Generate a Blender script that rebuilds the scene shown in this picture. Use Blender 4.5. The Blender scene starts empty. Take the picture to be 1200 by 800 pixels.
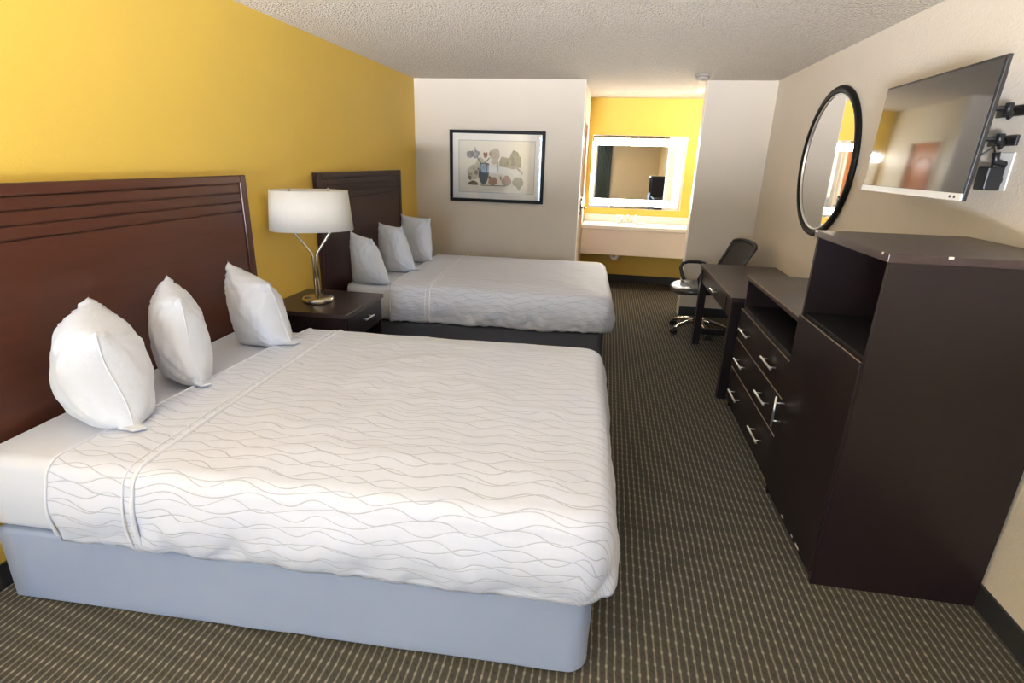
import bpy, bmesh, math, random
from mathutils import Vector, Matrix, noise
random.seed(7)
scn = bpy.context.scene
COL = scn.collection
PI = math.pi

# ------------------------------------------------------------------ camera
def make_camera():
    yaw, pitch, roll, f = .1614, .3244, .03, 632.57
    cy, sy = math.cos(yaw), math.sin(yaw)
    fw = Vector((-sy*math.cos(pitch), cy*math.cos(pitch), -math.sin(pitch)))
    r = Vector((cy, sy, 0)); u = r.cross(fw)
    r2 = r*math.cos(roll)+u*math.sin(roll); u2 = u*math.cos(roll)-r*math.sin(roll)
    cd = bpy.data.cameras.new('camera'); cd.sensor_width = 36; cd.lens = f/1200*36
    cd.clip_start = .02
    c = bpy.data.objects.new('camera', cd); COL.objects.link(c)
    m = Matrix((r2, u2, -fw)).transposed().to_4x4(); m.translation = (2.1557, 0, 1.6073)
    c.matrix_world = m; scn.camera = c
make_camera()

# ------------------------------------------------------------------ light
vs = scn.view_settings
vs.view_transform = 'Standard'; vs.look = 'None'; vs.gamma = 1; vs.exposure = 0.0
vs.use_curve_mapping = False
w = bpy.data.worlds.new('world'); scn.world = w; w.use_nodes = True
w.node_tree.nodes['Background'].inputs[0].default_value = (.86, .93, 1, 1)
w.node_tree.nodes['Background'].inputs[1].default_value = 1.0
WIN = (.20, 1.72, .45, 2.28)          # window in the wall behind the camera: x0 x1 z0 z1
NEAR = -3.2
def area(name, loc, rot, sx, sy, power, col):
    l = bpy.data.lights.new(name, 'AREA'); l.shape = 'RECTANGLE'; l.size = sx; l.size_y = sy
    l.energy = power; l.color = col
    o = bpy.data.objects.new(name, l); COL.objects.link(o); o.location = loc; o.rotation_euler = rot
    return o
area('window_daylight', ((WIN[0]+WIN[1])/2, NEAR-.2, (WIN[2]+WIN[3])/2), (PI/2, 0, 0),
     WIN[1]-WIN[0], WIN[3]-WIN[2], 150, (.55, .75, 1))
# unseen upward fill light, added outside the window to brighten the ceiling
area('ceiling_fill', (1.0, NEAR-4.3, -.1), (PI, 0, 0), 7, 8, 72000, (.885, .915, 1))

# ------------------------------------------------------------------ materials
def nodes_of(name):
    m = bpy.data.materials.new(name); m.use_nodes = True
    nt = m.node_tree; b = nt.nodes['Principled BSDF']
    return m, nt, b
def mat(name, col, rough=.5, metal=0, spec=.5, nscale=None, namt=.08, bump=0, bscale=200, coat=0, sheen=0, stretch=None):
    m, nt, b = nodes_of(name)
    b.inputs['Roughness'].default_value = rough; b.inputs['Metallic'].default_value = metal
    b.inputs['Specular IOR Level'].default_value = spec
    b.inputs['Coat Weight'].default_value = coat; b.inputs['Coat Roughness'].default_value = .15
    b.inputs['Sheen Weight'].default_value = sheen
    tc = nt.nodes.new('ShaderNodeTexCoord'); src = tc.outputs['Object']
    if stretch:
        mp = nt.nodes.new('ShaderNodeMapping'); mp.inputs['Scale'].default_value = stretch
        nt.links.new(src, mp.inputs[0]); src = mp.outputs[0]
    n = nt.nodes.new('ShaderNodeTexNoise'); n.inputs['Scale'].default_value = nscale or 6
    n.inputs['Detail'].default_value = 5
    nt.links.new(src, n.inputs['Vector'])
    mx = nt.nodes.new('ShaderNodeMix'); mx.data_type = 'RGBA'
    mx.inputs[6].default_value = (*[c*(1-namt) for c in col], 1)
    mx.inputs[7].default_value = (*[min(1, c*(1+namt)) for c in col], 1)
    nt.links.new(n.outputs['Fac'], mx.inputs[0]); nt.links.new(mx.outputs[2], b.inputs['Base Color'])
    if bump:
        n2 = nt.nodes.new('ShaderNodeTexNoise'); n2.inputs['Scale'].default_value = bscale
        n2.inputs['Detail'].default_value = 3
        nt.links.new(tc.outputs['Object'], n2.inputs['Vector'])
        bp = nt.nodes.new('ShaderNodeBump'); bp.inputs['Strength'].default_value = bump
        bp.inputs['Distance'].default_value = .01
        nt.links.new(n2.outputs['Fac'], bp.inputs['Height']); nt.links.new(bp.outputs[0], b.inputs['Normal'])
    return m
def emit(name, col, s):
    m, nt, b = nodes_of(name)
    b.inputs['Base Color'].default_value = (*col, 1); b.inputs['Emission Color'].default_value = (*col, 1)
    b.inputs['Emission Strength'].default_value = s; return m
def glass(name, refl=.06, tint=(1, 1, 1)):
    m = bpy.data.materials.new(name); m.use_nodes = True; nt = m.node_tree; nt.nodes.clear()
    out = nt.nodes.new('ShaderNodeOutputMaterial'); t = nt.nodes.new('ShaderNodeBsdfTransparent')
    t.inputs[0].default_value = (*tint, 1)
    g = nt.nodes.new('ShaderNodeBsdfGlossy'); g.inputs['Roughness'].default_value = .03
    fr = nt.nodes.new('ShaderNodeFresnel'); fr.inputs[0].default_value = 1.5
    mx = nt.nodes.new('ShaderNodeMixShader')
    nt.links.new(fr.outputs[0], mx.inputs[0]); nt.links.new(t.outputs[0], mx.inputs[1]); nt.links.new(g.outputs[0], mx.inputs[2])
    nt.links.new(mx.outputs[0], out.inputs[0]); return m
def mnode(nt, op, a, b=None, c=None):
    n = nt.nodes.new('ShaderNodeMath'); n.operation = op
    for i, v in enumerate((a, b, c)):
        if v is None: continue
        if isinstance(v, (int, float)): n.inputs[i].default_value = v
        else: nt.links.new(v, n.inputs[i])
    return n.outputs[0]

M = {}
M['yellow'] = mat('yellow_paint', (.80, .54, .085), .55, nscale=3, namt=.03, bump=.06, bscale=120)
M['beige'] = mat('beige_paint', (.63, .555, .455), .6, nscale=3, namt=.03, bump=.1, bscale=90)
M['beige_right'] = mat('beige_textured_paint', (.70, .62, .51), .6, nscale=3, namt=.03, bump=.22, bscale=70)
M['cream'] = mat('cream_paint', (.80, .74, .62), .55, namt=.03, bump=.06, bscale=120)
M['white_trim'] = mat('white_trim_paint', (.82, .79, .72), .4, namt=.03)
M['base_rubber'] = mat('dark_rubber_base', (.022, .022, .024), .5, namt=.1)
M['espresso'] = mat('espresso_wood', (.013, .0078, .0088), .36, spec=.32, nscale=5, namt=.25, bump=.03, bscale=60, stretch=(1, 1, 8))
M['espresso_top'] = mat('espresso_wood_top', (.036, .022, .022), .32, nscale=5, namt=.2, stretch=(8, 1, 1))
M['espresso_in'] = mat('espresso_wood_interior', (.010, .0075, .009), .5, nscale=5, namt=.2)
M['edge'] = mat('pale_wood_edge', (.30, .23, .18), .45, nscale=30, namt=.3)  # paler brown strip along front edges
M['chip'] = mat('bare_chipboard', (.75, .68, .58), .8, nscale=60, namt=.2)
M['headboard'] = mat('mahogany_wood_lit', (.088, .029, .016), .32, spec=.4, nscale=3, namt=.25, bump=.02, bscale=60, stretch=(1, 1, 9))  # near headboard, daylight glow put into the wood colour
M['headboard_far'] = mat('mahogany_wood_shaded', (.042, .017, .0145), .36, spec=.35, nscale=3, namt=.25, bump=.02, bscale=60, stretch=(1, 1, 9))  # same wood farther from the window, dimmer light put into its colour
M['groove'] = mat('groove_shadow_wood', (.022, .010, .008), .6)
M['sheet'] = mat('white_cotton_sheet', (.69, .72, .80), .8, nscale=8, namt=.02, bump=.06, bscale=25, sheen=.1)
M['pillow'] = mat('white_pillowcase', (.69, .725, .80), .8, nscale=8, namt=.015, bump=.40, bscale=20, sheen=.1)
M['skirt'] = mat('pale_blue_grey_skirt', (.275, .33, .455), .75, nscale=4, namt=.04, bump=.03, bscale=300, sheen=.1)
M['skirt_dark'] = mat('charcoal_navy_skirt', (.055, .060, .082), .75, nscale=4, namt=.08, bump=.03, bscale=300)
M['piping'] = mat('white_satin_piping', (.76, .78, .85), .4, namt=.01)
M['black'] = mat('black_plastic', (.012, .012, .013), .35, namt=.1)
M['black_matte'] = mat('black_fabric', (.015, .015, .017), .8, namt=.1)
M['leather'] = mat('black_leather', (.020, .020, .022), .30, spec=.7, namt=.1, bump=.02, bscale=200, coat=.3)
M['chrome'] = mat('polished_chrome', (.78, .77, .74), .12, metal=1, namt=.02)
M['nickel'] = mat('brushed_nickel', (.62, .58, .50), .25, metal=1, namt=.04)
M['silver'] = mat('silver_bar', (.86, .86, .86), .35, metal=1, namt=.02)
M['mirror'] = mat('mirror_silvering', (.93, .93, .92), .015, metal=1, namt=.003)
M['screen'] = mat('tv_screen_gloss', (.012, .012, .013), .06, spec=1.0, coat=1.0, namt=.02)
M['screen'].node_tree.nodes['Principled BSDF'].inputs['Coat Roughness'].default_value = .05
M['screen'].node_tree.nodes['Principled BSDF'].inputs['Coat IOR'].default_value = 1.6
M['bezel_white'] = mat('pale_silver_bezel', (.80, .79, .77), .3, namt=.03)
M['mirror_frame'] = mat('black_lacquer_frame', (.007, .0065, .0065), .5, spec=.15, namt=.1)
M['counter'] = mat('cream_solid_counter', (.84, .78, .67), .25, nscale=20, namt=.03)
M['apron'] = mat('cream_laminate', (.80, .70, .57), .4, namt=.02)
M['porcelain'] = mat('white_porcelain', (.88, .86, .82), .15, namt=.01)
M['plastic_white'] = mat('white_plastic', (.82, .80, .75), .4, namt=.02)
M['detector'] = mat('aged_white_plastic', (.36, .32, .27), .5, namt=.03)
M['led'] = emit('led_frosted_band', (1, .97, .90), 34)
M['lamp_glass'] = emit('lit_diffuser', (1, .93, .78), 62)
M['glass'] = glass('clear_glass')
M['outlet_dark'] = mat('outlet_slot', (.05, .045, .04), .6)
M['door_wood'] = mat('honey_oak_door', (.56, .19, .05), .4, nscale=4, namt=.2, stretch=(6, 6, 1))

def ceiling_mat():
    m, nt, b = nodes_of('popcorn_ceiling')
    b.inputs['Roughness'].default_value = .75; b.inputs['Specular IOR Level'].default_value = .35
    tc = nt.nodes.new('ShaderNodeTexCoord')
    v = nt.nodes.new('ShaderNodeTexVoronoi'); v.inputs['Scale'].default_value = 80
    n = nt.nodes.new('ShaderNodeTexNoise'); n.inputs['Scale'].default_value = 60; n.inputs['Detail'].default_value = 4
    nt.links.new(tc.outputs['Object'], v.inputs['Vector']); nt.links.new(tc.outputs['Object'], n.inputs['Vector'])
    h = mnode(nt, 'ADD', mnode(nt, 'MULTIPLY', v.outputs['Distance'], -1.0), n.outputs['Fac'])
    bp = nt.nodes.new('ShaderNodeBump'); bp.inputs['Strength'].default_value = 1.0; bp.inputs['Distance'].default_value = .022
    nt.links.new(h, bp.inputs['Height']); nt.links.new(bp.outputs[0], b.inputs['Normal'])
    mx = nt.nodes.new('ShaderNodeMix'); mx.data_type = 'RGBA'
    mx.inputs[6].default_value = (.66, .575, .465, 1); mx.inputs[7].default_value = (.90, .82, .70, 1)
    nt.links.new(n.outputs['Fac'], mx.inputs[0]); nt.links.new(mx.outputs[2], b.inputs['Base Color'])
    return m
M['ceiling'] = ceiling_mat()

def carpet_mat():
    m, nt, b = nodes_of('patterned_carpet')
    b.inputs['Roughness'].default_value = .95; b.inputs['Specular IOR Level'].default_value = .1
    tc = nt.nodes.new('ShaderNodeTexCoord'); sp = nt.nodes.new('ShaderNodeSeparateXYZ')
    nz = nt.nodes.new('ShaderNodeTexNoise'); nz.inputs['Scale'].default_value = 9
    nt.links.new(tc.outputs['Object'], nz.inputs['Vector']); nt.links.new(tc.outputs['Object'], sp.inputs[0])
    wob = mnode(nt, 'MULTIPLY', mnode(nt, 'SUBTRACT', nz.outputs['Fac'], .5), .010)
    X = mnode(nt, 'ADD', sp.outputs[0], wob); Y = mnode(nt, 'ADD', sp.outputs[1], wob)
    cx = mnode(nt, 'DIVIDE', X, .0270)
    fx = mnode(nt, 'ABSOLUTE', mnode(nt, 'SUBTRACT', mnode(nt, 'FRACT', cx), .5))
    col_i = mnode(nt, 'FLOOR', cx)
    fy = mnode(nt, 'ABSOLUTE', mnode(nt, 'SUBTRACT', mnode(nt, 'FRACT',
        mnode(nt, 'ADD', mnode(nt, 'DIVIDE', Y, .058), mnode(nt, 'MULTIPLY', col_i, .06))), .5))
    line = nt.nodes.new('ShaderNodeMapRange'); line.inputs[1].default_value = .15; line.inputs[2].default_value = .05
    nt.links.new(fx, line.inputs[0])
    dotx = nt.nodes.new('ShaderNodeMapRange'); dotx.inputs[1].default_value = .22; dotx.inputs[2].default_value = .10
    nt.links.new(fx, dotx.inputs[0])
    doty = nt.nodes.new('ShaderNodeMapRange'); doty.inputs[1].default_value = .15; doty.inputs[2].default_value = .07
    nt.links.new(fy, doty.inputs[0])
    dot = mnode(nt, 'MULTIPLY', dotx.outputs[0], doty.outputs[0])
    # dark cells between the lines
    dk = nt.nodes.new('ShaderNodeMapRange'); dk.inputs[1].default_value = .30; dk.inputs[2].default_value = .40
    nt.links.new(fx, dk.inputs[0])
    dky = nt.nodes.new('ShaderNodeMapRange'); dky.inputs[1].default_value = .38; dky.inputs[2].default_value = .46
    nt.links.new(fy, dky.inputs[0])
    dark = mnode(nt, 'MULTIPLY', dk.outputs[0], dky.outputs[0])
    fine = nt.nodes.new('ShaderNodeTexNoise'); fine.inputs['Scale'].default_value = 350; fine.inputs['Detail'].default_value = 3
    nt.links.new(tc.outputs['Object'], fine.inputs['Vector'])
    def mix(f, a, c):
        x = nt.nodes.new('ShaderNodeMix'); x.data_type = 'RGBA'; nt.links.new(f, x.inputs[0])
        for i, k in ((6, a), (7, c)):
            if isinstance(k, tuple): x.inputs[i].default_value = (*k, 1)
            else: nt.links.new(k, x.inputs[i])
        return x.outputs[2]
    c0 = mix(fine.outputs['Fac'], (.040, .036, .028), (.088, .080, .062))
    c1 = mix(mnode(nt, 'MULTIPLY', dark, .45), c0, (.022, .018, .015))
    c2 = mix(mnode(nt, 'MULTIPLY', line.outputs[0], .85), c1, (.205, .185, .142))
    c3 = mix(mnode(nt, 'MULTIPLY', dot, .5), c2, (.34, .31, .245))
    nt.links.new(c3, b.inputs['Base Color'])
    bp = nt.nodes.new('ShaderNodeBump'); bp.inputs['Strength'].default_value = .5; bp.inputs['Distance'].default_value = .004
    nt.links.new(fine.outputs['Fac'], bp.inputs['Height']); nt.links.new(bp.outputs[0], b.inputs['Normal'])
    return m
M['carpet'] = carpet_mat()

def comforter_mat(name, base, linec):
    m, nt, b = nodes_of(name)
    b.inputs['Roughness'].default_value = .62; b.inputs['Sheen Weight'].default_value = .1
    uv = nt.nodes.new('ShaderNodeUVMap'); uv.uv_map = 'UVMap'
    sp = nt.nodes.new('ShaderNodeSeparateXYZ'); nt.links.new(uv.outputs[0], sp.inputs[0])
    nz = nt.nodes.new('ShaderNodeTexNoise'); nz.inputs['Scale'].default_value = 2.2; nz.inputs['Detail'].default_value = 1
    nt.links.new(uv.outputs[0], nz.inputs['Vector'])
    def family(sp_, k, amp, ph, off, nk):
        pha = mnode(nt, 'ADD', mnode(nt, 'MULTIPLY', sp.outputs[0], k),
                    mnode(nt, 'ADD', mnode(nt, 'MULTIPLY', nz.outputs['Fac'], nk), mnode(nt, 'MULTIPLY', sp.outputs[1], ph)))
        s = mnode(nt, 'MULTIPLY', mnode(nt, 'SINE', pha), amp)
        q = mnode(nt, 'ADD', mnode(nt, 'DIVIDE', mnode(nt, 'ADD', sp.outputs[1], s), sp_), off)
        return mnode(nt, 'MULTIPLY', mnode(nt, 'ABSOLUTE', mnode(nt, 'SUBTRACT', mnode(nt, 'FRACT', q), .5)), sp_)
    d = mnode(nt, 'MINIMUM', family(.056, 27, .0155, 11, 0, 6), family(.070, 21, .0205, -9, .35, -7))
    mr = nt.nodes.new('ShaderNodeMapRange'); mr.inputs[1].default_value = .0027; mr.inputs[2].default_value = .0009
    nt.links.new(d, mr.inputs[0])
    mx = nt.nodes.new('ShaderNodeMix'); mx.data_type = 'RGBA'
    mx.inputs[6].default_value = (*base, 1); mx.inputs[7].default_value = (*linec, 1)
    nt.links.new(mr.outputs[0], mx.inputs[0]); nt.links.new(mx.outputs[2], b.inputs['Base Color'])
    ro = mnode(nt, 'SUBTRACT', .62, mnode(nt, 'MULTIPLY', mr.outputs[0], .25)); nt.links.new(ro, b.inputs['Roughness'])
    w2 = nt.nodes.new('ShaderNodeTexNoise'); w2.inputs['Scale'].default_value = 9; w2.inputs['Detail'].default_value = 3
    nt.links.new(uv.outputs[0], w2.inputs['Vector'])
    h = mnode(nt, 'ADD', mnode(nt, 'MULTIPLY', mr.outputs[0], -.25), mnode(nt, 'MULTIPLY', w2.outputs['Fac'], .8))
    bp = nt.nodes.new('ShaderNodeBump'); bp.inputs['Strength'].default_value = .35; bp.inputs['Distance'].default_value = .012
    nt.links.new(h, bp.inputs['Height']); nt.links.new(bp.outputs[0], b.inputs['Normal'])
    return m
M['comforter'] = comforter_mat('white_wave_comforter', (.665, .70, .81), (.43, .455, .535))

# ------------------------------------------------------------------ helpers
def quads(bm, vs_): return bm.faces.new(vs_)
def bx(bm, x0, x1, y0, y1, z0, z1, bev=0, seg=2):
    t = bmesh.new()
    bmesh.ops.create_cube(t, size=1)
    for v in t.verts:
        v.co = Vector((x0+(v.co.x+.5)*(x1-x0), y0+(v.co.y+.5)*(y1-y0), z0+(v.co.z+.5)*(z1-z0)))
    if bev:
        bmesh.ops.bevel(t, geom=list(t.edges), offset=bev, segments=seg, profile=.5, affect='EDGES')
    merge(bm, t)
def merge(bm, t, mtx=None):
    mp = {}
    for v in t.verts: mp[v] = bm.verts.new(mtx @ v.co if mtx else v.co)
    for f in t.faces:
        nf = bm.faces.new([mp[v] for v in f.verts]); nf.smooth = f.smooth
    t.free()
def tube(bm, pts, r, seg=10, cap=True, radii=None):
    pts = [Vector(p) for p in pts]; rings = []
    up = None
    for i, p in enumerate(pts):
        d = (pts[min(i+1, len(pts)-1)]-pts[max(i-1, 0)]).normalized()
        if up is None:
            up = d.orthogonal().normalized()
        else:
            up = (up-d*up.dot(d)).normalized()
        s = d.cross(up); rr = radii[i] if radii else r
        rings.append([bm.verts.new(p+rr*(math.cos(2*PI*k/seg)*up+math.sin(2*PI*k/seg)*s)) for k in range(seg)])
    for a, b in zip(rings, rings[1:]):
        for k in range(seg):
            f = bm.faces.new((a[k], a[(k+1) % seg], b[(k+1) % seg], b[k])); f.smooth = True
    if cap:
        bm.faces.new(rings[0][::-1]); bm.faces.new(rings[-1])
def lathe(bm, prof, seg=32, cx=0, cy=0, sx=1, sy=1, cap=True, smooth=True, rot=0):
    rings = []
    for r, z in prof:
        ring = []
        for k in range(seg):
            a = 2*PI*k/seg; x, y = r*sx*math.cos(a), r*sy*math.sin(a)
            ring.append(bm.verts.new((cx+x*math.cos(rot)-y*math.sin(rot), cy+x*math.sin(rot)+y*math.cos(rot), z)))
        rings.append(ring)
    for a, b in zip(rings, rings[1:]):
        for k in range(seg):
            f = bm.faces.new((a[k], a[(k+1) % seg], b[(k+1) % seg], b[k])); f.smooth = smooth
    if cap:
        bm.faces.new(rings[0][::-1]); bm.faces.new(rings[-1])
def poly(bm, pts, n):           # flat polygon in world space extruded by vector n
    a = [bm.verts.new(Vector(p)) for p in pts]; b = [bm.verts.new(Vector(p)+Vector(n)) for p in pts]
    bm.faces.new(a); bm.faces.new(b[::-1])
    for i in range(len(a)):
        j = (i+1) % len(a); bm.faces.new((a[j], a[i], b[i], b[j]))
def obj(name, bm, m, parent=None, world=True):
    bmesh.ops.recalc_face_normals(bm, faces=bm.faces)
    if parent is not None and world:
        root = parent
        while root.parent: root = root.parent
        inv = (Matrix.Translation(root.location) @ Matrix.Rotation(root.rotation_euler.z, 4, 'Z')).inverted()
        bm.transform(inv)
    me = bpy.data.meshes.new(name); bm.to_mesh(me); bm.free()
    me.materials.append(M[m] if isinstance(m, str) else m)
    o = bpy.data.objects.new(name, me); COL.objects.link(o)
    if parent is not None: o.parent = parent
    return o
def tag(o, label=None, cat=None, group=None, kind=None):
    if label: o['label'] = label
    if cat: o['category'] = cat
    if group: o['group'] = group
    if kind: o['kind'] = kind
    return o
def thing(name, label, cat, loc=(0, 0, 0), rz=0, group=None):
    o = bpy.data.objects.new(name, None); COL.objects.link(o); o.empty_display_size = .1
    o.location = loc; o.rotation_euler = (0, 0, rz)
    return tag(o, label, cat, group)
def part(name, m, parent, fn, world=True):
    bm = bmesh.new(); fn(bm); return obj(name, bm, m, parent, world)
def boxpart(name, m, parent, *a, world=True, **k):
    return part(name, m, parent, lambda bm: bx(bm, *a, **k), world)
def struct(name, m, *boxes, **k):
    bm = bmesh.new()
    for b in boxes: bx(bm, *b, **k)
    return tag(obj(name, bm, m), kind='structure')

# ------------------------------------------------------------------ the room
W, H, YB, YV = 3.711, 2.409, 6.133, 7.774
XO1, XO2 = 1.845, 3.053
T = .15
struct('floor', 'carpet', (-.1, W+.1, NEAR-.1, YV+.1, -.08, 0))
struct('ceiling', 'ceiling', (-.1, W+.1, NEAR-.1, YV+.1, H, H+.08))
struct('wall_left', 'yellow', (-.1, 0, NEAR, YV, 0, H))
struct('wall_right', 'beige_right', (W, W+.1, NEAR, YV, 0, H))
struct('wall_back_left', 'beige', (0, XO1, YB, YB+T, 0, H))
struct('wall_back_right', 'beige', (XO2, W, YB, YB+T, 0, H))
struct('bright_wall_end', 'white_trim', (XO2-.006, XO2, YB+.002, YB+T, 0, H))  # white sheet painting the glare of alcove light on the wall end
struct('trim_2', 'white_trim', (XO1, XO1+.006, YB+.002, YB+T, 0, H))
struct('wall_alcove_back', 'yellow', (0, W, YV, YV+.1, 0, H))
# alcove side wall with the bathroom doorway
struct('wall_alcove_left', 'cream', (XO1-.1, XO1, YB+T, YB+T+.10, 0, H), (XO1-.1, XO1, 7.12, YV, 0, H), (XO1-.1, XO1, YB+T+.10, 7.12, 2.06, H))
# wall behind the camera, with the window opening
x0, x1, z0, z1 = WIN
struct('wall_front', 'beige', (-.1, x0, NEAR-.12, NEAR, 0, H), (x1, W+.1, NEAR-.12, NEAR, 0, H),
       (x0, x1, NEAR-.12, NEAR, 0, z0), (x0, x1, NEAR-.12, NEAR, z1, H))
wn = struct('window_1', 'white_trim', (x0, x0+.05, NEAR-.1, NEAR-.03, z0, z1), (x1-.05, x1, NEAR-.1, NEAR-.03, z0, z1),
            (x0, x1, NEAR-.1, NEAR-.03, z0, z0+.05), (x0, x1, NEAR-.1, NEAR-.03, z1-.05, z1),
            ((x0+x1)/2-.02, (x0+x1)/2+.02, NEAR-.1, NEAR-.03, z0, z1))
for k in range(2):
    a = x0+.05 if k == 0 else (x0+x1)/2+.02
    boxpart('pane', 'glass', wn, a, a+(x1-x0)/2-.07, NEAR-.07, NEAR-.066, z0+.05, z1-.05)
# curtain drawn back beside the window
def curtain(bm):
    n, A, B = 60, [], []
    for i in range(n+1):
        t = i/n; x = WIN[1]+.02+.46*t; y = NEAR+.07+.028*math.sin(t*PI*14)
        A.append([bm.verts.new((x, y+.006*math.sin(z*3+i), z)) for z in (.30, .8, 1.3, 1.8, 2.30)])
    for i in range(n):
        for j in range(4):
            f = bm.faces.new((A[i][j], A[i+1][j], A[i+1][j+1], A[i][j+1])); f.smooth = True
ct = thing('window_curtain', 'dark teal curtain drawn back beside the bright window, seen in the vanity mirror', 'curtain', (WIN[1]+.25, NEAR+.07, .30))
cp = part('drape', mat('dark_teal_cloth', (.035, .055, .06), .85), ct, curtain)
cp.modifiers.new('thick', 'SOLIDIFY').thickness = .004
part('rod', 'nickel', ct, lambda bm: tube(bm, [(WIN[0]-.05, NEAR+.07, 2.315), (WIN[1]+.52, NEAR+.07, 2.315)], .012, 10))
# baseboards
struct('baseboard_left', 'base_rubber', (0, .010, NEAR, YB, 0, .10))
struct('baseboard_right', 'base_rubber', (W-.010, W, NEAR, YB, 0, .10))
struct('baseboard_back_left', 'base_rubber', (.010, XO1, YB-.010, YB, 0, .10))
struct('baseboard_back_right', 'base_rubber', (XO2, W-.010, YB-.010, YB, 0, .10))
struct('baseboard_alcove', 'base_rubber', (XO1, W, YV-.010, YV, 0, .10))
struct('baseboard_front', 'base_rubber', (.010, W-.010, NEAR, NEAR+.010, 0, .10))

# bathroom door in the alcove side wall
d1 = struct('door_1', 'door_wood', (XO1-.06, XO1-.02, YB+T+.14, 7.08, 0.01, 2.02))
boxpart('door_frame', 'white_trim', d1, XO1-.10, XO1+.012, YB+T+.10, YB+T+.138, 0, 2.06)
boxpart('door_frame', 'white_trim', d1, XO1-.10, XO1+.012, 7.082, 7.12, 0, 2.06)
boxpart('door_frame', 'white_trim', d1, XO1-.10, XO1+.012, YB+T+.138, 7.082, 2.022, 2.06)
def arch(z0_, z1_, rise, r=.009):
    ya, yb = YB+T+.25, 6.97; yc = (ya+yb)/2
    pts = [(XO1-.018, ya, z0_), (XO1-.018, ya, z1_)]
    pts += [(XO1-.018, ya+(yb-ya)*i/12, z1_+rise*math.sin(PI*i/12)) for i in range(1, 12)]
    pts += [(XO1-.018, yb, z1_), (XO1-.018, yb, z0_), (XO1-.018, ya, z0_)]
    return lambda bm: tube(bm, pts, r, 6)
part('panel_moulding', 'door_wood', d1, arch(1.42, 1.80, .09))
part('panel_moulding', 'door_wood', d1, arch(.18, 1.20, .09))
boxpart('lock_plate', 'black', d1, XO1-.02, XO1+.022, YB+T+.20, YB+T+.27, 1.02, 1.24, bev=.006)
def lever(bm):
    tube(bm, [(XO1+.02, YB+T+.235, 1.10), (XO1+.065, YB+T+.235, 1.10), (XO1+.068, YB+T+.25, 1.10), (XO1+.068, YB+T+.36, 1.095)], .009, 10)
    tube(bm, [(XO1+.02, YB+T+.235, 1.19), (XO1+.034, YB+T+.235, 1.19)], .016, 14)
part('handle', 'chrome', d1, lever)

# smoke detector
sd = thing('smoke_detector', 'small round smoke detector on the popcorn ceiling', 'smoke detector', (2.94, 5.74, H-.055))
part('base_ring', 'detector', sd, lambda bm: lathe(bm, [(.070, .035), (.070, .0555)], 28), False)
part('cover', 'detector', sd, lambda bm: lathe(bm, [(.02, 0), (.050, .002), (.060, .012), (.062, .035)], 28), False)

# ------------------------------------------------------------------ headboards
def headboard(name, label, y0, y1, m):
    t = thing(name, label, 'headboard', (0.002, y0, .30))
    X0, X1, zt, zb = .002, .038, 1.478, .30
    boxpart('backing', m, t, X0, .028, y0, y1, zb, zt-.002)
    b = .055
    boxpart('frame_stile', m, t, .028, X1+.008, y0, y0+b, zb, zt, bev=.006)
    boxpart('frame_stile', m, t, .028, X1+.008, y1-b, y1, zb, zt, bev=.006)
    boxpart('frame_rail', m, t, .028, X1+.008, y0+b, y1-b, zt-.045, zt, bev=.006)
    zz = zt-.049
    for k in range(3):
        boxpart('plank', m, t, .028, X1, y0+b+.004, y1-b-.004, zz-.046, zz, bev=.004); zz -= .052
    boxpart('panel', m, t, .028, X1, y0+b+.004, y1-b-.004, zb, zz, bev=.004)
    return t
headboard('headboard', 'wide reddish-brown wooden headboard on yellow wall behind the pale-skirted bed', 1.32, 3.012, 'headboard')
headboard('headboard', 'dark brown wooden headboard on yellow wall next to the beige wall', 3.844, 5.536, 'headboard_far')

# ------------------------------------------------------------------ beds
def rounded_u(L, Wd, d, R, head, n_side, n_c, n_f):
    """U-shaped path: near side from the head, foot-near corner, foot, foot-far corner, far side. Points and outward normals."""
    r = max(R-d, .004); P = []
    xe, y0, y1 = L-d, d, Wd-d
    for i in range(n_side):
        t = i/n_side; P.append((head+(xe-r-head)*t, y0, 0, -1))
    for i in range(n_c):
        a = -PI/2+PI/2*i/n_c; P.append((xe-r+r*math.cos(a), y0+r+r*math.sin(a), math.cos(a), math.sin(a)))
    for i in range(n_f):
        t = i/n_f; P.append((xe, y0+r+(y1-y0-2*r)*t, 1, 0))
    for i in range(n_c):
        a = PI/2*i/n_c; P.append((xe-r+r*math.cos(a), y1-r+r*math.sin(a), math.cos(a), math.sin(a)))
    for i in range(n_side+1):
        t = i/n_side; P.append((xe-r+(head-xe+r)*t, y1, 0, 1))
    return P

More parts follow.
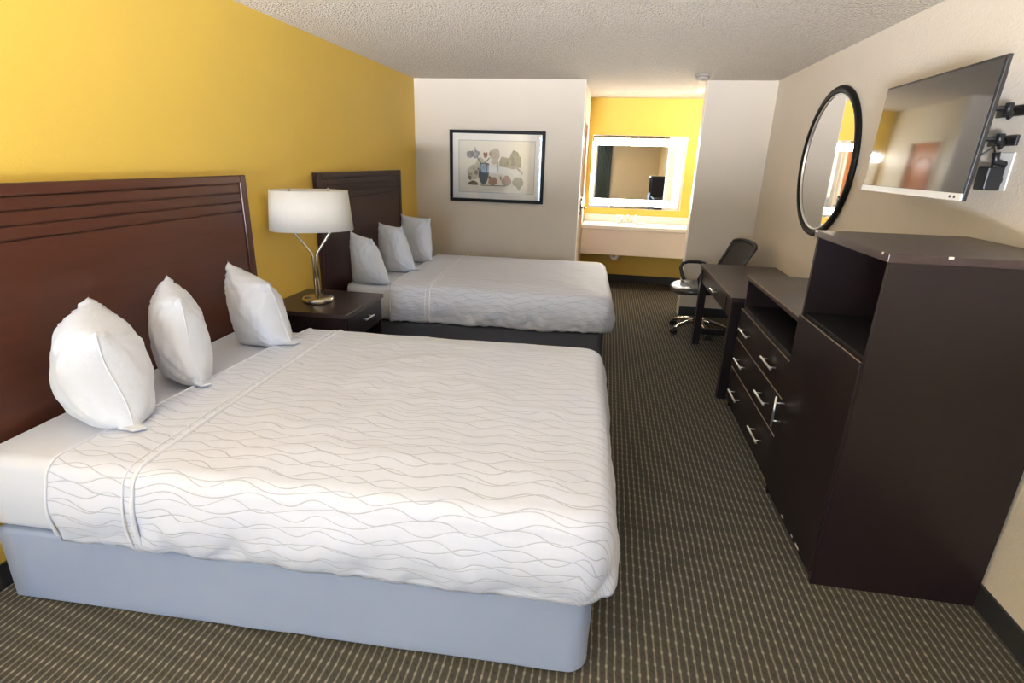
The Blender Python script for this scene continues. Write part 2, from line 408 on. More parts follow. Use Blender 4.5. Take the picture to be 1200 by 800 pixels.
def comforter_mesh(L, Wd, top, hem, head, seed, R=.10, fold=.012):
    bm = bmesh.new(); uvl = bm.loops.layers.uv.new('UVMap')
    NS, NC, NF = 80, 14, 70
    side_n, arc_n, top_n = 16, 6, 34
    ra = .055                       # shoulder radius
    rings = []; uvs = []
    # side rings from the hem up
    for j in range(side_n+arc_n+top_n+1):
        if j < side_n:
            s = j/side_n; d = 0; z0_ = None; drop = (1-s)
            kind = 0
        elif j < side_n+arc_n:
            kind = 1; a = (j-side_n)/arc_n*PI/2; d = ra*(1-math.cos(a)); dz = ra*(1-math.sin(a))
        else:
            kind = 2; q = (j-side_n-arc_n)/top_n; d = ra+(Wd/2-ra-.012)*q
        row = []; urow = []
        P = rounded_u(L, Wd, d, R, head, NS, NC, NF)
        for i, (x, y, nx, ny) in enumerate(P):
            pu, pv = (x, y)
            arcl = i/len(P)*20
            nval = noise.noise(Vector((arcl*1.1+seed*7, seed*3.1, 0)))
            if kind == 0:
                hz = hem + fold*.5*abs(noise.noise(Vector((arcl*3.1, seed*2, 5)))) + .018*noise.noise(Vector((arcl*.55, seed*5, 2))) + .008*noise.noise(Vector((arcl*2.2, seed, 9)))
                if nx > .5: hz += .0
                z = (top-ra)+(hz-(top-ra))*drop
                bulge = .022*math.sin(PI*min(1, drop*1.0))**.8 - .008*drop**3
                cr = fold*drop*(noise.noise(Vector((arcl*2.0+1.5*drop, seed*2, drop*.9)))+.6*noise.noise(Vector((arcl*4.7-2*drop, seed, drop*1.6))))
                edge_q = max(0, 1-abs(i-(NS+NC/2))/(NC*1.5))
                cr += .010*edge_q*drop*math.sin(i*.6+drop*2)
                off = max(bulge+cr, -.003)
                x2, y2 = x+nx*off, y+ny*off
                dd = drop*(top-hem)
                urow.append((x+nx*(dd+ra), y+ny*(dd+ra)))
            elif kind == 1:
                z = top-dz; x2, y2 = x, y
                z += .007*noise.noise(Vector((x*5, y*5, seed)))*math.sin(2*a)
                urow.append((x+nx*dz, y+ny*dz))
            else:
                x2, y2 = x, y
                ed = min(1, (d-ra)/.15)
                fl = min(1, max(0, (x-.6)/.4)); z = top + ed*fl*(.012*noise.noise(Vector((x*1.7, y*1.7, seed*3)))+.006*noise.noise(Vector((x*5, y*3, seed*5+3)))) + .004*ed+.008*ed*fl
                # slight pull lines running across the bed
                z += .0022*ed*math.sin(x*31+2.5*noise.noise(Vector((x*2, y*2, 4+seed))))*max(0, noise.noise(Vector((x*1.6, y*1.2, 8+seed)))+.2)
                rd = 1-abs(noise.noise(Vector((x*2.1+y*.8, y*3.4-x*.6, 20+seed))))*4
                z += .006*max(0, rd)*ed*fl
                urow.append((x, y))
            row.append(bm.verts.new((x2, y2, z)))
        rings.append(row); uvs.append(urow)
    for j in range(len(rings)-1):
        for i in range(len(rings[0])-1):
            f = bm.faces.new((rings[j][i], rings[j][i+1], rings[j+1][i+1], rings[j+1][i])); f.smooth = True
            for lp, uvv in zip(f.loops, (uvs[j][i], uvs[j][i+1], uvs[j+1][i+1], uvs[j+1][i])): lp[uvl].uv = uvv
    # close the seam along the middle of the bed
    last = rings[-1]; lu = uvs[-1]; n = len(last)
    for i in range(n//2-1):
        a, b, c, e = last[i], last[i+1], last[n-2-i], last[n-1-i]
        if len({a, b, c, e}) == 4:
            try:
                f = bm.faces.new((a, b, c, e)); f.smooth = True
                for lp, uvv in zip(f.loops, (lu[i], lu[i+1], lu[n-2-i], lu[n-1-i])): lp[uvl].uv = uvv
            except ValueError: pass
    bmesh.ops.remove_doubles(bm, verts=last, dist=.006)
    return bm

def soft_block(bm, L, Wd, z0_, z1_, R, edge, x0_=0, bul=.0, seed=0, wr=0):
    """closed block with rounded foot corners, soft upper and lower edges"""
    prof = []
    n = 5
    for i in range(n+1):
        a = PI/2*i/n; prof.append((edge*(1-math.sin(a)), z0_+edge*(1-math.cos(a))))
    for i in range(1, 6):
        t = i/6; prof.append((-bul*math.sin(PI*t), z0_+edge+(z1_-z0_-2*edge)*t))
    for i in range(n+1):
        a = PI/2*i/n; prof.append((edge*(1-math.cos(a)), z1_-edge+edge*math.sin(a)))
    rings = []
    for d, z in prof:
        P = rounded_u(L, Wd, d, R, x0_, 24, 8, 20)
        row = []
        for i, (x, y, nx, ny) in enumerate(P):
            o = wr*noise.noise(Vector((i*.5, z*8, seed)))
            row.append(bm.verts.new((x+nx*o, y+ny*o, z)))
        rings.append(row)
    for a, b in zip(rings, rings[1:]):
        for i in range(len(a)-1):
            f = bm.faces.new((a[i], a[i+1], b[i+1], b[i])); f.smooth = True
        bm.faces.new((a[-1], a[0], b[0], b[-1]))
    bm.faces.new(rings[0]); bm.faces.new(rings[-1])

def make_bed(loc, rz, label, clabel, skirt, seed, hem, head, pipe, top=.617, fold=.028, shear=0):
    t = thing('bed', label, 'bed', loc, rz)
    L, Wd = 2.10, 1.53
    part('box_spring', skirt, t, lambda bm: soft_block(bm, L, Wd, .012, .315, .07, .016, seed=seed, wr=.004), False)
    mt = part('mattress', 'sheet', t, lambda bm: soft_block(bm, L+.005, Wd, .318, top-.012, .09, .045, bul=.010, seed=seed+3, wr=.004), False)
    c = thing('comforter', clabel, 'comforter', (*Vector(loc)[:2], hem), rz)
    bm = comforter_mesh(L+.035, Wd+.05, top, hem, head, seed, fold=fold)
    for v in bm.verts: v.co.x += shear*min(1, max(0, v.co.y/Wd))*max(0, 1-(v.co.x-head)/.9)
    bm.transform(Matrix.Translation((0, -.025, -hem)))
    body = obj('cover', bm, 'comforter', c, False)
    md = body.modifiers.new('thick', 'SOLIDIFY'); md.thickness = .012; md.offset = 1
    # piping and head hem follow the cover's section at a given distance from the wall
    def strip(xa, xb, r, nm):
        pts = []
        y0_, y1_ = -.025, Wd+.025; ra = .055
        N = 10
        def X(y): return xa+(xb-xa)*(y/Wd)
        for i in range(N): 
            z = hem+.01+(top-ra-hem-.01)*i/N; pts.append((X(0), y0_-.013-.022*math.sin(PI*(1-i/N))**.8, z))
        for i in range(7):
            a = PI/2*i/6; pts.append((X(0), y0_+ra-(ra+.013)*math.cos(a), top-ra+(ra+.013)*math.sin(a)))
        for i in range(1, 30):
            y = y0_+ra+(y1_-y0_-2*ra)*i/30
            ed = min(1, min(y-y0_-ra, y1_-ra-y)/.15)
            x = X(y)
            fl = min(1, max(0, (x-.6)/.4)); z = top+.013+ed*fl*(.012*noise.noise(Vector((x*1.7, (y+.025)*1.7, seed*3)))+.006*noise.noise(Vector((x*5, (y+.025)*3, seed*5+3))))+.004*ed+.008*ed*fl
            pts.append((x, y, z))
        for i in range(7):
            a = PI/2*(1-i/6); pts.append((X(Wd), y1_-ra+(ra+.013)*math.cos(a), top-ra+(ra+.013)*math.sin(a)))
        for i in range(1, N+1):
            z = top-ra-(top-ra-hem-.01)*i/N; pts.append((X(Wd), y1_+.013+.022*math.sin(PI*i/N)**.8, z))
        pts = [(p[0], p[1], p[2]-hem) for p in pts]
        part(nm, 'piping', c, lambda bm: tube(bm, pts, r, 8), False)
    strip(pipe[0], pipe[1], .0075, 'piping')
    strip(pipe[0]-.035, pipe[1]-.035, .0035, 'stitching')
    strip(head+.008, head+.008+shear, .005, 'hem')
    return t
RB1, RB2 = math.radians(2.1), math.radians(2.5)
make_bed((.115, 1.275, 0), RB1, 'large bed with pale blue-grey box spring in front of the reddish-brown headboard',
         'white comforter with embossed wavy lines on the bed with the pale box spring', 'skirt', 1, .335, .30, (.62, .615), shear=.12)
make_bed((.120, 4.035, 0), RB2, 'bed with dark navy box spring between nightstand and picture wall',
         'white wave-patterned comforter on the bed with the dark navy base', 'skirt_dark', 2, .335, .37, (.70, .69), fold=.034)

# ------------------------------------------------------------------ pillows
def pillow(label, bt, ft, fb, bb, thick, seed, zmin, group):
    """corners: back-top, front-top, front-bottom, back-bottom (world)"""
    bt, ft, fb, bb = map(Vector, (bt, ft, fb, bb))
    nrm = ((ft-bb).cross(bt-fb)).normalized()
    o = thing('pillow', label, 'pillow', ((bt.x+ft.x+fb.x+bb.x)/4, (bt.y+ft.y+fb.y+bb.y)/4, zmin), 0, group)
    bm = bmesh.new(); N = 30
    def surf(side):
        g = []
        for i in range(N+1):
            row = []
            for j in range(N+1):
                a, b = i/N, j/N
                sa, sb = 2*a-1, 2*b-1
                # pull the edges in so the corners stay as ears
                pin = .075
                a2 = .5+.5*sa*(1-pin*(1-sb**4)*abs(sa)**3); b2 = .5+.5*sb*(1-pin*(1-sa**4)*abs(sb)**3)
                p = (bb*(1-a2)+fb*a2)*(1-b2)+(bt*(1-a2)+ft*a2)*b2
                h = (max(0, 1-abs(sa)**2.3)*max(0, 1-abs(sb)**2.3))**.52
                wv = 1+.10*noise.noise(Vector((sa*2, sb*2, seed+side)))
                # creases radiating from the corners
                cr = 0
                for ca, cb in ((1, 1), (-1, 1), (1, -1)):
                    rr = math.hypot(sa-ca, sb-cb); an = math.atan2(sb-cb, sa-ca)
                    cr += math.exp(-(rr/.75)**2)*(math.sin(an*17+seed*2+side+3*noise.noise(Vector((sa*3, sb*3, seed))))*.011-(.020 if ca > 0 else .006)*math.exp(-((rr-.30)/.14)**2))
                off = side*(thick/2*h*wv + cr*min(1, h*3.5)+.006*h*noise.noise(Vector((sa*5, sb*5, seed*4+side)))) + .015*noise.noise(Vector((sa*1.2, sb*1.2, seed*2)))*(1-h)
                q = p+nrm*off
                xe = .375+.085*(q.y-1.28)/1.5 if q.y < 3.5 else .43-.02*(q.y-4.0)
                k_ = min(1, max(0, (q.x-xe)/.05)); zf = zmin+.001+.032*k_*k_*(3-2*k_)
                if q.z < zf: q.z = zf
                row.append(q)
            g.append(row)
        return g
    A, B = surf(1), surf(-1)
    va = [[bm.verts.new(q) for q in r] for r in A]
    vb = [[va[i][j] if i in (0, N) or j in (0, N) else bm.verts.new(B[i][j]) for j in range(N+1)] for i in range(N+1)]
    for i in range(N):
        for j in range(N):
            f = bm.faces.new((va[i][j], va[i+1][j], va[i+1][j+1], va[i][j+1])); f.smooth = True
            f = bm.faces.new((vb[i][j], vb[i][j+1], vb[i+1][j+1], vb[i+1][j])); f.smooth = True
    seam = [va[N][j].co.copy() for j in range(1, N)]
    ob = obj('case', bm, 'pillow', o)
    part('seam', 'piping', o, lambda b_: tube(b_, seam, .0035, 6))
    # open end of the pillowcase sticking out at the lower front corner
    d = (fb-bb).normalized()
    p0 = fb-d*.045
    part('hem_flap', 'pillow', o, lambda b_: poly(b_, [p0+nrm*.028+Vector((0, 0, .037-p0.z+zmin)), p0-nrm*.028+Vector((0, 0, .037-p0.z+zmin)),
         p0-nrm*.022+d*.055+Vector((0, 0, .034-p0.z+zmin)), p0+nrm*.022+d*.055+Vector((0, 0, .034-p0.z+zmin))], (0, 0, .006)))
    return o
ZP = .606
g1, g2 = 'pillows on the bed with the pale box spring', 'pillows on the bed with the dark navy base'
pillow('plump white pillow on reddish-brown headboard, farthest from the table lamp', (.19, 1.75, 1.06), (.36, 1.585, .97), (.55, 1.50, ZP-.005), (.17, 1.66, ZP-.03), .30, 1, ZP, g1)
pillow('narrow white pillow standing between two others on the pale-skirted bed', (.20, 2.13, 1.07), (.36, 2.00, 1.00), (.505, 1.905, ZP-.005), (.19, 2.06, ZP-.03), .22, 2, ZP, g1)
pillow('white pillow on the pale-skirted bed, next to nightstand and lamp', (.16, 2.60, 1.05), (.44, 2.53, .955), (.575, 2.50, ZP-.005), (.20, 2.56, ZP-.03), .24, 3, ZP, g1)
pillow('white pillow on the dark-based bed, next to the nightstand', (.12, 4.16, 1.03), (.335, 4.09, .98), (.495, 4.09, ZP-.005), (.13, 4.12, ZP-.03), .20, 4, ZP, g2)
pillow('white pillow standing between two others on the dark-based bed', (.13, 4.70, 1.045), (.385, 4.62, 1.02), (.525, 4.62, ZP-.005), (.15, 4.66, ZP-.03), .20, 5, ZP, g2)
pillow('white pillow on the dark-based bed, closest to the beige picture wall', (.14, 5.24, 1.07), (.475, 5.16, 1.05), (.50, 5.14, ZP-.005), (.17, 5.20, ZP-.03), .20, 6, ZP, g2)

# ------------------------------------------------------------------ nightstand and lamp
def bar_handle(bm, axis, a, b, x, s, z, out=.035, r=.006):
    """bar pull on a face at x looking to -x (or +x when out<0); axis 'y' or 'z'"""
    if axis == 'y':
        tube(bm, [(x-out, a, z), (x-out, b, z)], r, 8)
        for q in (a+(b-a)*.15, a+(b-a)*.85): tube(bm, [(x, q, z), (x-out, q, z)], r*.75, 8)
    else:
        tube(bm, [(x-out, s, a), (x-out, s, b)], r, 8)
        for q in (a+(b-a)*.2, a+(b-a)*.8): tube(bm, [(x, s, q), (x-out, s, q)], r*.75, 8)
ns = thing('nightstand', 'dark wooden nightstand with one drawer between the two beds', 'nightstand', (.31, 3.335, 0))
NX, NY0, NY1, NZ = .597, 3.045, 3.65, .652
boxpart('top', 'espresso_top', ns, .004, NX, NY0, NY1, NZ-.028, NZ, bev=.003)
boxpart('side_panel', 'espresso', ns, .02, NX-.015, NY0+.012, NY0+.034, 0, NZ-.028)
boxpart('side_panel', 'espresso', ns, .02, NX-.015, NY1-.034, NY1-.012, 0, NZ-.028)
boxpart('back_panel', 'espresso_in', ns, .012, .02, NY0+.012, NY1-.012, .05, NZ-.028)
boxpart('shelf', 'espresso_in', ns, .02, NX-.03, NY0+.034, NY1-.034, .44, .46)
boxpart('shelf', 'espresso_in', ns, .02, NX-.03, NY0+.034, NY1-.034, .08, .10)
dr = boxpart('drawer', 'espresso', ns, .06, NX-.010, NY0+.038, NY1-.038, .465, NZ-.034, bev=.003)
part('handle', 'silver', dr, lambda bm: bar_handle(bm, 'y', 3.29, 3.42, NX-.010, 0, .555, out=-.032, r=.0055))

lp = thing('table_lamp', 'brushed nickel table lamp with forked stem and wide white shade', 'lamp', (.27, 3.31, NZ))
LR = math.radians(28)
part('base', 'nickel', lp, lambda bm: lathe(bm, [(.098, 0), (.102, .006), (.102, .030), (.096, .036), (.02, .040)], 40), False)
for k in (-1, 1):
    part('power_outlet', 'outlet_dark', lp, lambda bm: lathe(bm, [(.020, .034), (.020, .0405)], 20, cx=.045*k, cy=.045*k-.01), False)
def stem(k):
    ex = Vector((math.cos(LR), math.sin(LR), 0)); a = ex*(.011*k)
    pts = [a+Vector((0, 0, .036)), a+Vector((0, 0, .30)), ex*(.014*k)+Vector((0, 0, .325)), ex*(.03*k)+Vector((0, 0, .35)),
           ex*(.115*k)+Vector((0, 0, .475)), ex*(.118*k)+Vector((0, 0, .52))]
    return lambda bm: tube(bm, pts, .009, 12)
for k in (-1, 1):
    s = part('stem', 'nickel', lp, stem(k), False)
    ex = Vector((math.cos(LR), math.sin(LR), 0))*(.118*k)
    part('socket', 'plastic_white', s, lambda bm: lathe(bm, [(.018, .51), (.018, .57)], 16, cx=ex.x, cy=ex.y), False)
    part('bulb', 'plastic_white', s, lambda bm: lathe(bm, [(.012, .57), (.026, .60), (.030, .63), (.02, .66), (.004, .668)], 16, cx=ex.x, cy=ex.y), False)
part('crossbar', 'nickel', lp, lambda bm: (tube(bm, [Vector((math.cos(LR), math.sin(LR), 0))*-.118+Vector((0, 0, .565)), Vector((math.cos(LR), math.sin(LR), 0))*.118+Vector((0, 0, .565))], .005, 8),), False)
def shade_mat():
    m, nt, b = nodes_of('cream_linen_shade')
    b.inputs['Roughness'].default_value = .8
    tc = nt.nodes.new('ShaderNodeTexCoord'); n = nt.nodes.new('ShaderNodeTexNoise'); n.inputs['Scale'].default_value = 140
    nt.links.new(tc.outputs['Object'], n.inputs['Vector'])
    mx = nt.nodes.new('ShaderNodeMix'); mx.data_type = 'RGBA'
    mx.inputs[6].default_value = (.78, .75, .68, 1); mx.inputs[7].default_value = (.86, .83, .77, 1)
    nt.links.new(n.outputs['Fac'], mx.inputs[0]); nt.links.new(mx.outputs[2], b.inputs['Base Color'])
    tr = nt.nodes.new('ShaderNodeBsdfTranslucent'); nt.links.new(mx.outputs[2], tr.inputs[0])
    ms = nt.nodes.new('ShaderNodeMixShader'); ms.inputs[0].default_value = .25
    out = nt.nodes['Material Output']
    nt.links.new(b.outputs[0], ms.inputs[1]); nt.links.new(tr.outputs[0], ms.inputs[2]); nt.links.new(ms.outputs[0], out.inputs[0])
    return m
M['shade'] = shade_mat()
sh = part('shade', 'shade', lp, lambda bm: lathe(bm, [(.262, .485), (.240, .735)], 56, sx=1, sy=.66, cap=False, rot=LR), False)
sh.modifiers.new('thick', 'SOLIDIFY').thickness = .004
def shade_bars(bm):
    for z, r in ((.70, .241),):
        ex = Vector((math.cos(LR), math.sin(LR), 0)); ey = Vector((-ex.y, ex.x, 0))
        tube(bm, [-ex*r+Vector((0, 0, z)), ex*r+Vector((0, 0, z))], .003, 6)
        tube(bm, [-ey*r*.66+Vector((0, 0, z)), ey*r*.66+Vector((0, 0, z))], .003, 6)
        for k in (-1, 1):
            tube(bm, [ex*.118*k+Vector((0, 0, .668)), ex*.118*k+Vector((0, 0, .75))], .006, 8)
part('shade_spider', 'nickel', sh, shade_bars, False)

# ------------------------------------------------------------------ picture
fp = thing('framed_picture', 'black-framed still life print with vase of flowers on beige wall', 'picture', (.93, YB-.03, 1.15))
PX0, PX1, PZ0, PZ1 = .402, 1.457, 1.150, 1.902
F = .034
yf = YB-.003
boxpart('mat_board', mat('ivory_mat_board', (.80, .755, .67), .8, namt=.02), fp, PX0+.02, PX1-.02, yf-.012, yf, PZ0+.02, PZ1-.02)
for a in ((PX0, PX1, PZ1-F, PZ1), (PX0, PX1, PZ0, PZ0+F), (PX0, PX0+F, PZ0+F, PZ1-F), (PX1-F, PX1, PZ0+F, PZ1-F)):
    boxpart('frame_rail', 'mirror_frame', fp, a[0], a[1], yf-.032, yf, a[2], a[3], bev=.003)
def P2(u, v): return (PX0+(PX1-PX0)*u, PZ1-(PZ1-PZ0)*v)
pr = boxpart('print', mat('aged_print_paper', (.72, .655, .53), .8, nscale=5, namt=.08), fp, P2(.10, 0)[0], P2(.895, 0)[0], yf-.0135, yf-.012, P2(0, .855)[1], P2(0, .14)[1])
def inkline(bm):
    u0, u1, v0, v1 = P2(.095, 0)[0], P2(.90, 0)[0], P2(0, .865)[1], P2(0, .135)[1]
    for a in ((u0, u1, v1-.004, v1), (u0, u1, v0, v0+.004), (u0, u0+.004, v0, v1), (u1-.004, u1, v0, v1)):
        bx(bm, a[0], a[1], yf-.0142, yf-.0120, a[2], a[3])
part('ink_border', mat('grey_ink', (.25, .22, .18), .8), pr, inkline)
LAY = [0]
def blob(name, col, pts, smooth=True, namt=.25):
    LAY[0] += 1
    y = yf-.0136-.0001*LAY[0]
    P = [P2(u, v) for u, v in pts]
    if smooth:
        Q = []
        n = len(P)
        for i in range(n):
            p0, p1, p2, p3 = P[i-1], P[i], P[(i+1) % n], P[(i+2) % n]
            for k in range(5):
                t = k/5
                Q.append(tuple(.5*((2*p1[c])+(-p0[c]+p2[c])*t+(2*p0[c]-5*p1[c]+4*p2[c]-p3[c])*t*t+(-p0[c]+3*p1[c]-3*p2[c]+p3[c])*t**3) for c in (0, 1)))
        P = Q
    part(name, mat('print_ink_%d' % LAY[0], tuple(c*.72 for c in col), .8, nscale=40, namt=namt), pr, lambda bm: poly(bm, [(x, y, z) for x, z in P], (0, .0001, 0)))
def ell(u, v, a, b, n=10, j=.15, s=0):
    rnd = random.Random(s); return [(u+a*math.cos(2*PI*k/n)*(1+rnd.uniform(-j, j)), v+b*math.sin(2*PI*k/n)*(1+rnd.uniform(-j, j))) for k in range(n)]
blob('print_wash', (.62, .56, .40), ell(.26, .58, .07, .10, s=1))
blob('print_wash', (.66, .60, .44), ell(.33, .50, .06, .12, s=2))
blob('print_tan_flower', (.60, .47, .33), ell(.48, .33, .055, .085, s=3))
blob('print_tan_flower', (.66, .55, .40), ell(.48, .42, .04, .04, s=4))
blob('print_leaf', (.37, .30, .16), ell(.69, .38, .05, .12, s=5))
blob('print_leaf', (.47, .39, .21), [(.55, .36), (.63, .37), (.72, .34), (.755, .44), (.70, .52), (.60, .50), (.53, .48)])
blob('print_leaf', (.42, .34, .18), ell(.73, .42, .03, .09, s=8))
blob('print_stem', (.50, .42, .28), [(.50, .43), (.52, .43), (.52, .56), (.50, .56)], False)
blob('print_twig', (.36, .28, .18), [(.72, .50), (.75, .53), (.78, .57), (.765, .60), (.76, .57), (.72, .53)])
blob('print_fruit', (.50, .27, .18), ell(.46, .70, .05, .055, s=11))
blob('print_fruit', (.46, .26, .16), ell(.61, .69, .05, .07, s=12))
blob('print_fruit', (.42, .34, .19), ell(.73, .70, .06, .07, s=13))
blob('print_leaf', (.34, .30, .15), [(.70, .73), (.78, .70), (.76, .78), (.745, .82), (.72, .78)])
blob('print_shadow', (.16, .11, .07), [(.19, .745), (.24, .70), (.28, .71), (.31, .755), (.24, .76)])
blob('print_shadow', (.22, .14, .09), [(.33, .755), (.60, .755), (.60, .768), (.33, .768)], False)
blob('print_stalk', (.25, .22, .16), [(.285, .37), (.30, .37), (.345, .45), (.33, .455)], False)
blob('print_stalk', (.25, .22, .16), [(.42, .37), (.432, .375), (.375, .46), (.36, .455)], False)
blob('print_vase', (.105, .135, .15), [(.325, .455), (.37, .445), (.42, .455), (.412, .52), (.42, .60), (.40, .70), (.375, .745), (.345, .745), (.318, .68), (.308, .60), (.322, .52)])
blob('print_vase_shine', (.36, .43, .46), [(.335, .47), (.39, .47), (.385, .56), (.34, .56)])
blob('print_vase_handle', (.40, .45, .46), [(.405, .475), (.42, .49), (.42, .56), (.405, .56)])
blob('print_flower', (.42, .37, .38), ell(.215, .33, .04, .05, s=21))
blob('print_flower', (.38, .35, .37), [(.25, .37), (.262, .30), (.27, .225), (.285, .275), (.325, .30), (.315, .34), (.28, .385)])
blob('print_flower', (.58, .50, .46), ell(.27, .33, .018, .03, s=22))
blob('print_tulip', (.36, .12, .09), [(.358, .32), (.368, .298), (.382, .31), (.397, .295), (.403, .33), (.392, .37), (.37, .372)])
rr_ = random.Random(11)
for k in range(26):
    u, v = rr_.choice([(.24, .62), (.29, .55), (.66, .40), (.71, .45), (.62, .46), (.58, .66), (.66, .72), (.73, .66), (.47, .36), (.46, .69), (.27, .31), (.22, .33)])
    u += rr_.uniform(-.035, .035); v += rr_.uniform(-.05, .05)
    q = rr_.uniform(.55, 1.1); base_c = (.40, .31, .19) if u > .4 else (.33, .29, .25)
    blob('print_mark', tuple(c*q for c in base_c), ell(u, v, rr_.uniform(.008, .022), rr_.uniform(.012, .04), n=7, j=.35, s=k), namt=.35)
boxpart('glass_pane', 'glass', fp, PX0+F-.004, PX1-F+.004, yf-.022, yf-.020, PZ0+F-.004, PZ1-F+.004)

# ------------------------------------------------------------------ vanity alcove
va = thing('vanity_counter', 'cream floating vanity counter with deep apron in the yellow alcove', 'vanity', (2.78, YV-.28, .46))
VY = YV-.57
AX0 = XO1+.012
boxpart('countertop', 'counter', va, AX0+.002, W-.002, VY-.012, YV-.002, .79, .835, bev=.006)
boxpart('apron', 'apron', va, AX0+.002, W-.002, VY, VY+.02, .462, .788, bev=.003)
struct('trim_3', 'counter', (AX0+.002, W-.002, YV-.022, YV-.0005, .837, .93))
part('basin', 'porcelain', va, lambda bm: lathe(bm, [(.02, .700), (.12, .71), (.20, .76), (.225, .8355), (.24, .8375), (.205, .8375), (.19, .80), (.10, .725), (.01, .715)], 36, cx=2.55, cy=YV-.30, sx=1, sy=.8))
fc = thing('faucet', 'chrome two-handle faucet at the back of the vanity basin', 'faucet', (2.45, YV-.10, .836))
part('base_plate', 'chrome', fc, lambda bm: bx(bm, -.09, .09, -.025, .025, 0, .014, bev=.005), False)
part('spout', 'chrome', fc, lambda bm: tube(bm, [(0, 0, .01), (0, 0, .07), (0, -.02, .10), (0, -.06, .11), (0, -.10, .095), (0, -.105, .08)], .011, 10), False)
for k in (-1, 1):
    part('tap_handle', 'chrome', fc, lambda bm: lathe(bm, [(.016, .012), (.014, .035), (.020, .045), (.018, .062), (.004, .066)], 16, cx=.075*k), False)
part('drain_trap', 'plastic_white', va, lambda bm: tube(bm, [(2.27, VY+.10, .70), (2.27, VY+.10, .47), (2.27, VY+.10, .425), (2.285, VY+.10, .405), (2.31, VY+.10, .400), (2.335, VY+.10, .405), (2.35, VY+.10, .43), (2.35, VY+.14, .48), (2.35, YV-.01, .50)], .024, 14))
# toiletries on the counter
cup = thing('drinking_cup', 'white wrapped cup on the vanity counter beside the faucet', 'cup', (2.335, YV-.16, .836))
part('body', 'plastic_white', cup, lambda bm: lathe(bm, [(.030, 0), (.040, .095), (.036, .095), (.028, .006)], 24), False)
part('lid', 'plastic_white', cup, lambda bm: lathe(bm, [(.041, .095), (.041, .102), (.02, .104)], 24), False)
sb = thing('toiletry_bottle', 'small white toiletry bottle on the vanity counter', 'bottle', (2.555, YV-.15, .836))
part('body', 'plastic_white', sb, lambda bm: lathe(bm, [(.028, 0), (.030, .01), (.030, .075), (.012, .088)], 20), False)
part('cap', 'chrome', sb, lambda bm: lathe(bm, [(.012, .088), (.012, .108), (.006, .11)], 14), False)
ts = thing('soap_dish', 'flat white soap dish with a wrapped bar on the vanity counter', 'soap dish', (2.64, YV-.20, .836))
part('dish', 'porcelain', ts, lambda bm: lathe(bm, [(.045, 0), (.062, .012), (.058, .014), (.04, .006)], 28, sx=1.15), False)
part('soap_bar', 'plastic_white', ts, lambda bm: bx(bm, -.035, .035, -.022, .022, .007, .026, bev=.005), False)

# lit mirror
lm = thing('lighted_mirror', 'wide wall mirror with glowing frosted border above the vanity', 'mirror', (2.51, YV-.03, 1.015))
MX0, MX1, MZ0, MZ1 = 1.905, 3.132, 1.015, 1.955
boxpart('backing', 'bezel_white', lm, MX0, MX1, YV-.026, YV-.002, MZ0, MZ1)
boxpart('mirror_glass', 'mirror', lm, MX0+.004, MX1-.004, YV-.030, YV-.0262, MZ0+.004, MZ1-.004)
ly = (YV-.0325, YV-.0302)
b0, b1 = .040, .125
def led(n_, a): return boxpart(n_, 'led', lm, a[0], a[1], ly[0], ly[1], a[2], a[3])
led('light_band', (MX0+.02, MX1-b0, MZ1-b1, MZ1-b0)); led('light_band', (MX0+.02, MX1-b0, MZ0+b0, MZ0+b1))
led('light_band', (MX1-b1, MX1-b0, MZ0+b1, MZ1-b1))

# ceiling lamp of the alcove, beyond the edge of the opening
cl = thing('ceiling_lamp', 'round lit ceiling lamp in the alcove beyond the wall end', 'ceiling lamp', (3.35, 6.95, H-.10))
part('canopy', 'white_trim', cl, lambda bm: lathe(bm, [(.15, .075), (.15, .0995)], 32), False)
part('diffuser', 'lamp_glass', cl, lambda bm: lathe(bm, [(.01, 0), (.08, .008), (.13, .035), (.142, .075)], 32), False)

# ------------------------------------------------------------------ round mirror
rm = thing('round_mirror', 'large round wall mirror in black frame beside the television', 'mirror', (W, 4.46, 1.13))
def ring(bm, prof, n=72):
    rings = []
    for k in range(n):
        a = 2*PI*k/n
        rings.append([bm.verts.new((W-x, 4.46+r*math.cos(a), 1.645+r*math.sin(a))) for r, x in prof])
    m_ = len(prof)
    for k in range(n):
        A, B = rings[k], rings[(k+1) % n]
        for i in range(m_):
            f = bm.faces.new((A[i], A[(i+1) % m_], B[(i+1) % m_], B[i])); f.smooth = True
part('frame', 'mirror_frame', rm, lambda bm: ring(bm, [(.515, .001), (.519, .014), (.512, .028), (.495, .033), (.476, .029), (.468, .018), (.468, .001)]))
part('inner_bead', 'silver', rm, lambda bm: ring(bm, [(.4675, .010), (.4675, .019), (.464, .021), (.460, .019), (.458, .010)]))
def disc(bm):
    n = 72
    a = [bm.verts.new((W-.012, 4.46+(.459)*math.cos(2*PI*k/n), 1.645+(.459)*math.sin(2*PI*k/n))) for k in range(n)]
    b = [bm.verts.new((W-.004, v.co.y, v.co.z)) for v in a]
    bm.faces.new(a); bm.faces.new(b[::-1])
    for k in range(n): bm.faces.new((a[k], a[(k+1) % n], b[(k+1) % n], b[k]))
part('mirror_glass', 'mirror', rm, disc)

